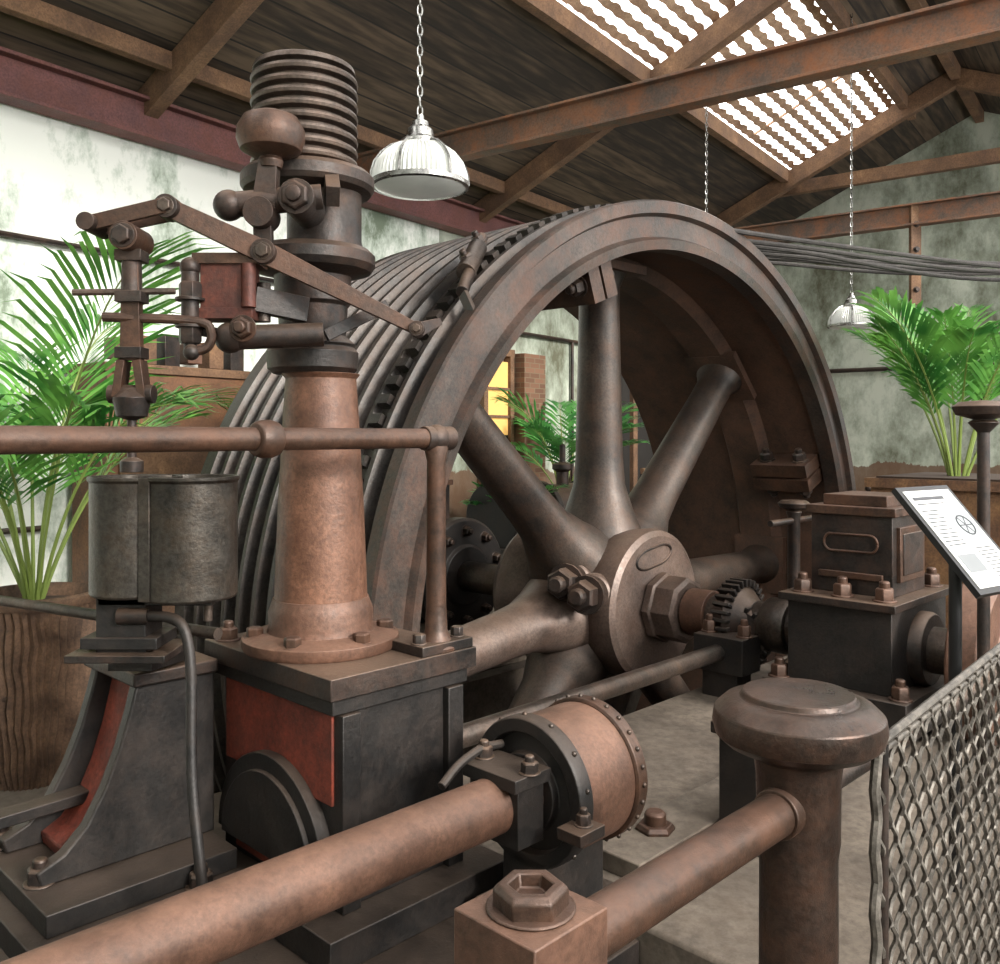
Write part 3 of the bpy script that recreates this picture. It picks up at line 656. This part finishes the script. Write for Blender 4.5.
# ------------------------------------------------------------------ ropes
o=B('drive_rope_bundle',0)
for i in range(9):
    k=[0,2,3,4,5,6,7,8,9][i]
    h_=.07+gw*(k+.4); x0=.05+.02*i
    s_=M(x0,-h_,AX+RO-.06); e_=R(6.3,7.6+.25*i,3.05+.07*i+.04*(i%2)); 
    mid=s_.lerp(e_,.5)-U*(.06+.05*(i%3)); q1=s_.lerp(e_,.2)-U*.035
    o.tube([M(-.3,-h_,AX+RO-.085),s_,q1,mid,e_],.016,ROPE,8,8)
o.done()
o=B('rope_bracket',.003)
q_=V((4.15,9.0,0)); o.box(q_+U*3.5,(.1,.06,1.0),WOODR)
for z in (3.15,3.35,3.55,3.8): o.hexn(q_+V((0,-.03,z)),(0,-1,0),.025,.03,IRON,False)
o.done()
# ------------------------------------------------------------------ pendant lamps
def pendant(x,y,zb,ztop,s=1,hidden=False):
    o=B('pendant_lamp',0,40)
    c=V((x,y,zb))
    def sc_(pr): return [(r*s,h*s) for r,h in pr]
    o.lathe(c,U,sc_([(.205,-.025),(.218,-.02),(.218,.0),(.205,.005)]),CHROME,64,closed=True)
    o.lathe(c,U,sc_([(0,-.05),(.1,-.045),(.19,-.03),(.205,-.02)]),GLASS,64)
    n=64; vs=[];fs=[]
    pr=sc_([(.208,.0),(.205,.04),(.19,.085),(.16,.125),(.12,.155),(.075,.17)])
    for r,h_ in pr:
        for i in range(n*2):
            t=math.pi*i/n; rr=r*(1+.03*(1 if i%2 else -1)); vs.append(c+V((rr*math.cos(t),rr*math.sin(t),h_)))
    for a in range(len(pr)-1):
        for i in range(n*2):
            j=(i+1)%(n*2); fs.append((a*n*2+i,a*n*2+j,(a+1)*n*2+j,(a+1)*n*2+i))
    o.mk(vs,fs,GLASS)
    for i in range(6):
        t=i*math.pi/3+.2; o.tube([c+V((r*math.cos(t),r*math.sin(t),h_)) *1 for r,h_ in sc_([(.218,.0),(.216,.04),(.202,.085),(.17,.13),(.128,.162),(.08,.178)])],.006*s,CHROME,6)
    o.lathe(c,U,sc_([(.085,.165),(.085,.185),(.062,.2),(.058,.235),(.04,.25),(.038,.27),(.02,.275),(.018,.3)]),CHROME,32)
    z=zb+.3*s; k=0; l=.045*s
    while z<ztop:
        pts=[]
        for i in range(13):
            t=2*math.pi*i/12; sd=V((0,1,0)) if k%2 else V((1,0,0)); pts.append(V((x,y,z+l*.4))+sd*(.011*s*math.cos(t))+U*(l*.62*math.sin(t)))
        o.tube(pts,.0035*s,CHROME,5,0,False); z+=l; k+=1
    o.done(False)
def roofz(x,y):
    p=(V((x,y,0))-W0).dot(G); return rz(p)
pendant(-.356,4.0,2.82,roofz(-.356,4)); pendant(3.32,8.5,2.74,roofz(3.32,8.5),1.0); pendant(1.95,8.5,2.6,roofz(1.95,8.5))
# ------------------------------------------------------------------ palms
def palm(name,base,nf,L,seed,leaf=LEAF,elr=(50,82),potf=None,lw=.022,ll=.36,nl=26,droop=(.2,.4)):
    rnd=random.Random(seed); o=B(name,0,60); base=V(base)
    for f in range(nf):
        az=(2*math.pi*f/nf+rnd.uniform(-.3,.3))
        el=math.radians(rnd.uniform(*elr)); l=L*rnd.uniform(.6,1.05); dr=l*rnd.uniform(*droop)
        hd=V((math.cos(az),math.sin(az),0)); pts=[]
        for i in range(15):
            s=i/14; pts.append(base+hd*(.04+l*math.cos(el)*s+l*.22*s*s)+U*(l*math.sin(el)*s-dr*s**2.6))
        o.tube(pts,[.011*(1-.8*i/14) for i in range(15)],STEM,5)
        side=hd.cross(U)
        for k in range(nl):
            s=.38+.61*k/(nl-1); i=min(int(s*14),13); fr=s*14-i; p=pts[i].lerp(pts[i+1],fr); t=(pts[i+1]-pts[i]).normalized()
            lg=l*ll*(math.sin(math.pi*(.18+.78*(k/(nl-1))))**.6)*rnd.uniform(.8,1.1)
            for sg in (-1,1):
                d=(side*sg*(.8-.4*k/nl)+t*(.6+.5*k/nl)+U*rnd.uniform(.05,.25)).normalized()
                w=(t.cross(d)).normalized().cross(d).normalized()*lw*rnd.uniform(.7,1.1)
                m1=p+d*lg*.4; m2=p+d*lg*.75-U*lg*.08; e=p+d*lg-U*lg*rnd.uniform(.15,.3)
                o.mk([p,m1-w*.5,m1+w*.5,m2-w*.4,m2+w*.4,e],[(0,1,2),(1,3,4,2),(3,5,4)],leaf)
    if potf: potf(o)
    o.done(False)
def ribpot(o,c=V((-2.33,4.5,0))):
    pm=aged('ribbed_pot_clay','#4a382c','#745a46','#86694f',.6,0,8); n=96; vs=[];fs=[]
    hs=[(.20,0),(.22,.1),(.24,.2),(.253,.3),(.262,.4),(.27,.5),(.277,.6),(.283,.7),(.288,.8),(.29,.86),(.30,.87),(.30,.91),(.28,.92),(.27,.84)]
    for k,(r,h_) in enumerate(hs):
        for i in range(n):
            t=2*math.pi*i/n+.03*math.sin(h_*22+i*.3); rr=r*(1+(.05*(1 if i%2 else -1) if k<10 else 0)); vs.append(c+V((rr*math.cos(t),rr*math.sin(t),h_)))
    for a in range(len(hs)-1):
        for i in range(n):
            j=(i+1)%n; fs.append((a*n+i,a*n+j,(a+1)*n+j,(a+1)*n+i))
    o.mk(vs,fs,pm); o.lathe(c,U,[(.27,.85),(0,.86)],SOIL,32)
palm('potted_palm',(-2.33,4.5,.88),15,2.2,3,potf=ribpot,elr=(66,86),lw=.026,ll=.31,nl=24,droop=(.25,.5))
def boxpot(c,w,h_,z0=0):
    def f(o):
        mm=aged('planter_wood','#5a3e2c','#82603f','#94704e',.7,0,6)
        o.box(V((c[0],c[1],z0+h_/2)),(w,w,h_),mm,D,Nn,U); o.box(V((c[0],c[1],z0+h_-.03)),(w+.06,w+.06,.06),mm,D,Nn,U); o.box(V((c[0],c[1],z0+h_+.002)),(w-.05,w-.05,.02),SOIL,D,Nn,U)
    return f
palm('potted_palm',(3.0,5.9,1.38),15,1.75,11,potf=boxpot((3.1,5.9),.95,1.42),elr=(68,88),lw=.03,ll=.28,nl=22,droop=(.15,.35))
palm('potted_palm',(.66,9.3,1.05),11,1.6,5,leaf=LEAF2,potf=boxpot((.66,9.3),.45,1.05),elr=(55,84),lw=.035,nl=18)
c4=R(.95,4.2,0); palm('potted_palm',(c4.x,c4.y,.7),9,1.0,9,leaf=LEAF2,potf=boxpot((c4.x,c4.y),.4,.7),elr=(55,84),lw=.03,nl=16)
# ------------------------------------------------------------------ second engine behind
o=B('rear_engine',.006)
mbox(o,1.3,2.8,-3.3,-2.6,0,.7,IRON2); o.cyl(M(1.4,-2.95,.95),M(2.7,-2.95,.95),.28,IRON,40)
for a_ in (1.4,2.0,2.7): o.lathe(M(a_,-2.95,.95),D,[(.32,-.03),(.32,.03)],IRON2,40)
for a_ in (1.6,2.3): o.lathe(M(a_,-2.9,1.2),U,[(.06,0),(.06,.15),(.1,.17),(.1,.22),(.03,.24),(.03,.4),(0,.42)],IRON,24)
o.done()
o=B('rear_barrier',.002)
for i in range(7):
    p_=R(2.2+i*.9,8.6,0); o.cyl(p_,p_+U*1.05,.03,IRON)
    o.sph(p_+U*1.07,.05,IRON)
o.cyl(R(2.2,8.6,.95),R(7.6,8.6,.95),.02,IRON); o.cyl(R(2.2,8.6,.5),R(7.6,8.6,.5),.02,IRON)
o.done()
# ------------------------------------------------------------------ camera, light, world
cam=bpy.data.cameras.new('camera'); co=bpy.data.objects.new('camera',cam); scene.collection.objects.link(co)
co.location=(0,0,1.7); co.rotation_euler=(math.radians(90),0,0); cam.lens=32.4; cam.sensor_width=36; cam.shift_y=-.047; cam.clip_start=.02
scene.camera=co
w=bpy.data.worlds.new('sky'); scene.world=w; w.use_nodes=True
bg=w.node_tree.nodes['Background']; bg.inputs['Color'].default_value=(1,.985,.96,1); bg.inputs['Strength'].default_value=4.5
def sun(d,s,ang,col=(1,1,1)):
    l=bpy.data.lights.new('sun','SUN'); l.energy=s; l.angle=math.radians(ang); l.color=col
    ob=bpy.data.objects.new('sun',l); scene.collection.objects.link(ob); ob.rotation_euler=V(d).to_track_quat('-Z','Y').to_euler()
dsun=-G*.93-U*.45+E*.12
sun(dsun,6.5,14,(1,.96,.9))
scene.view_settings.view_transform='Standard'
scene.view_settings.look='None'
scene.view_settings.exposure=0
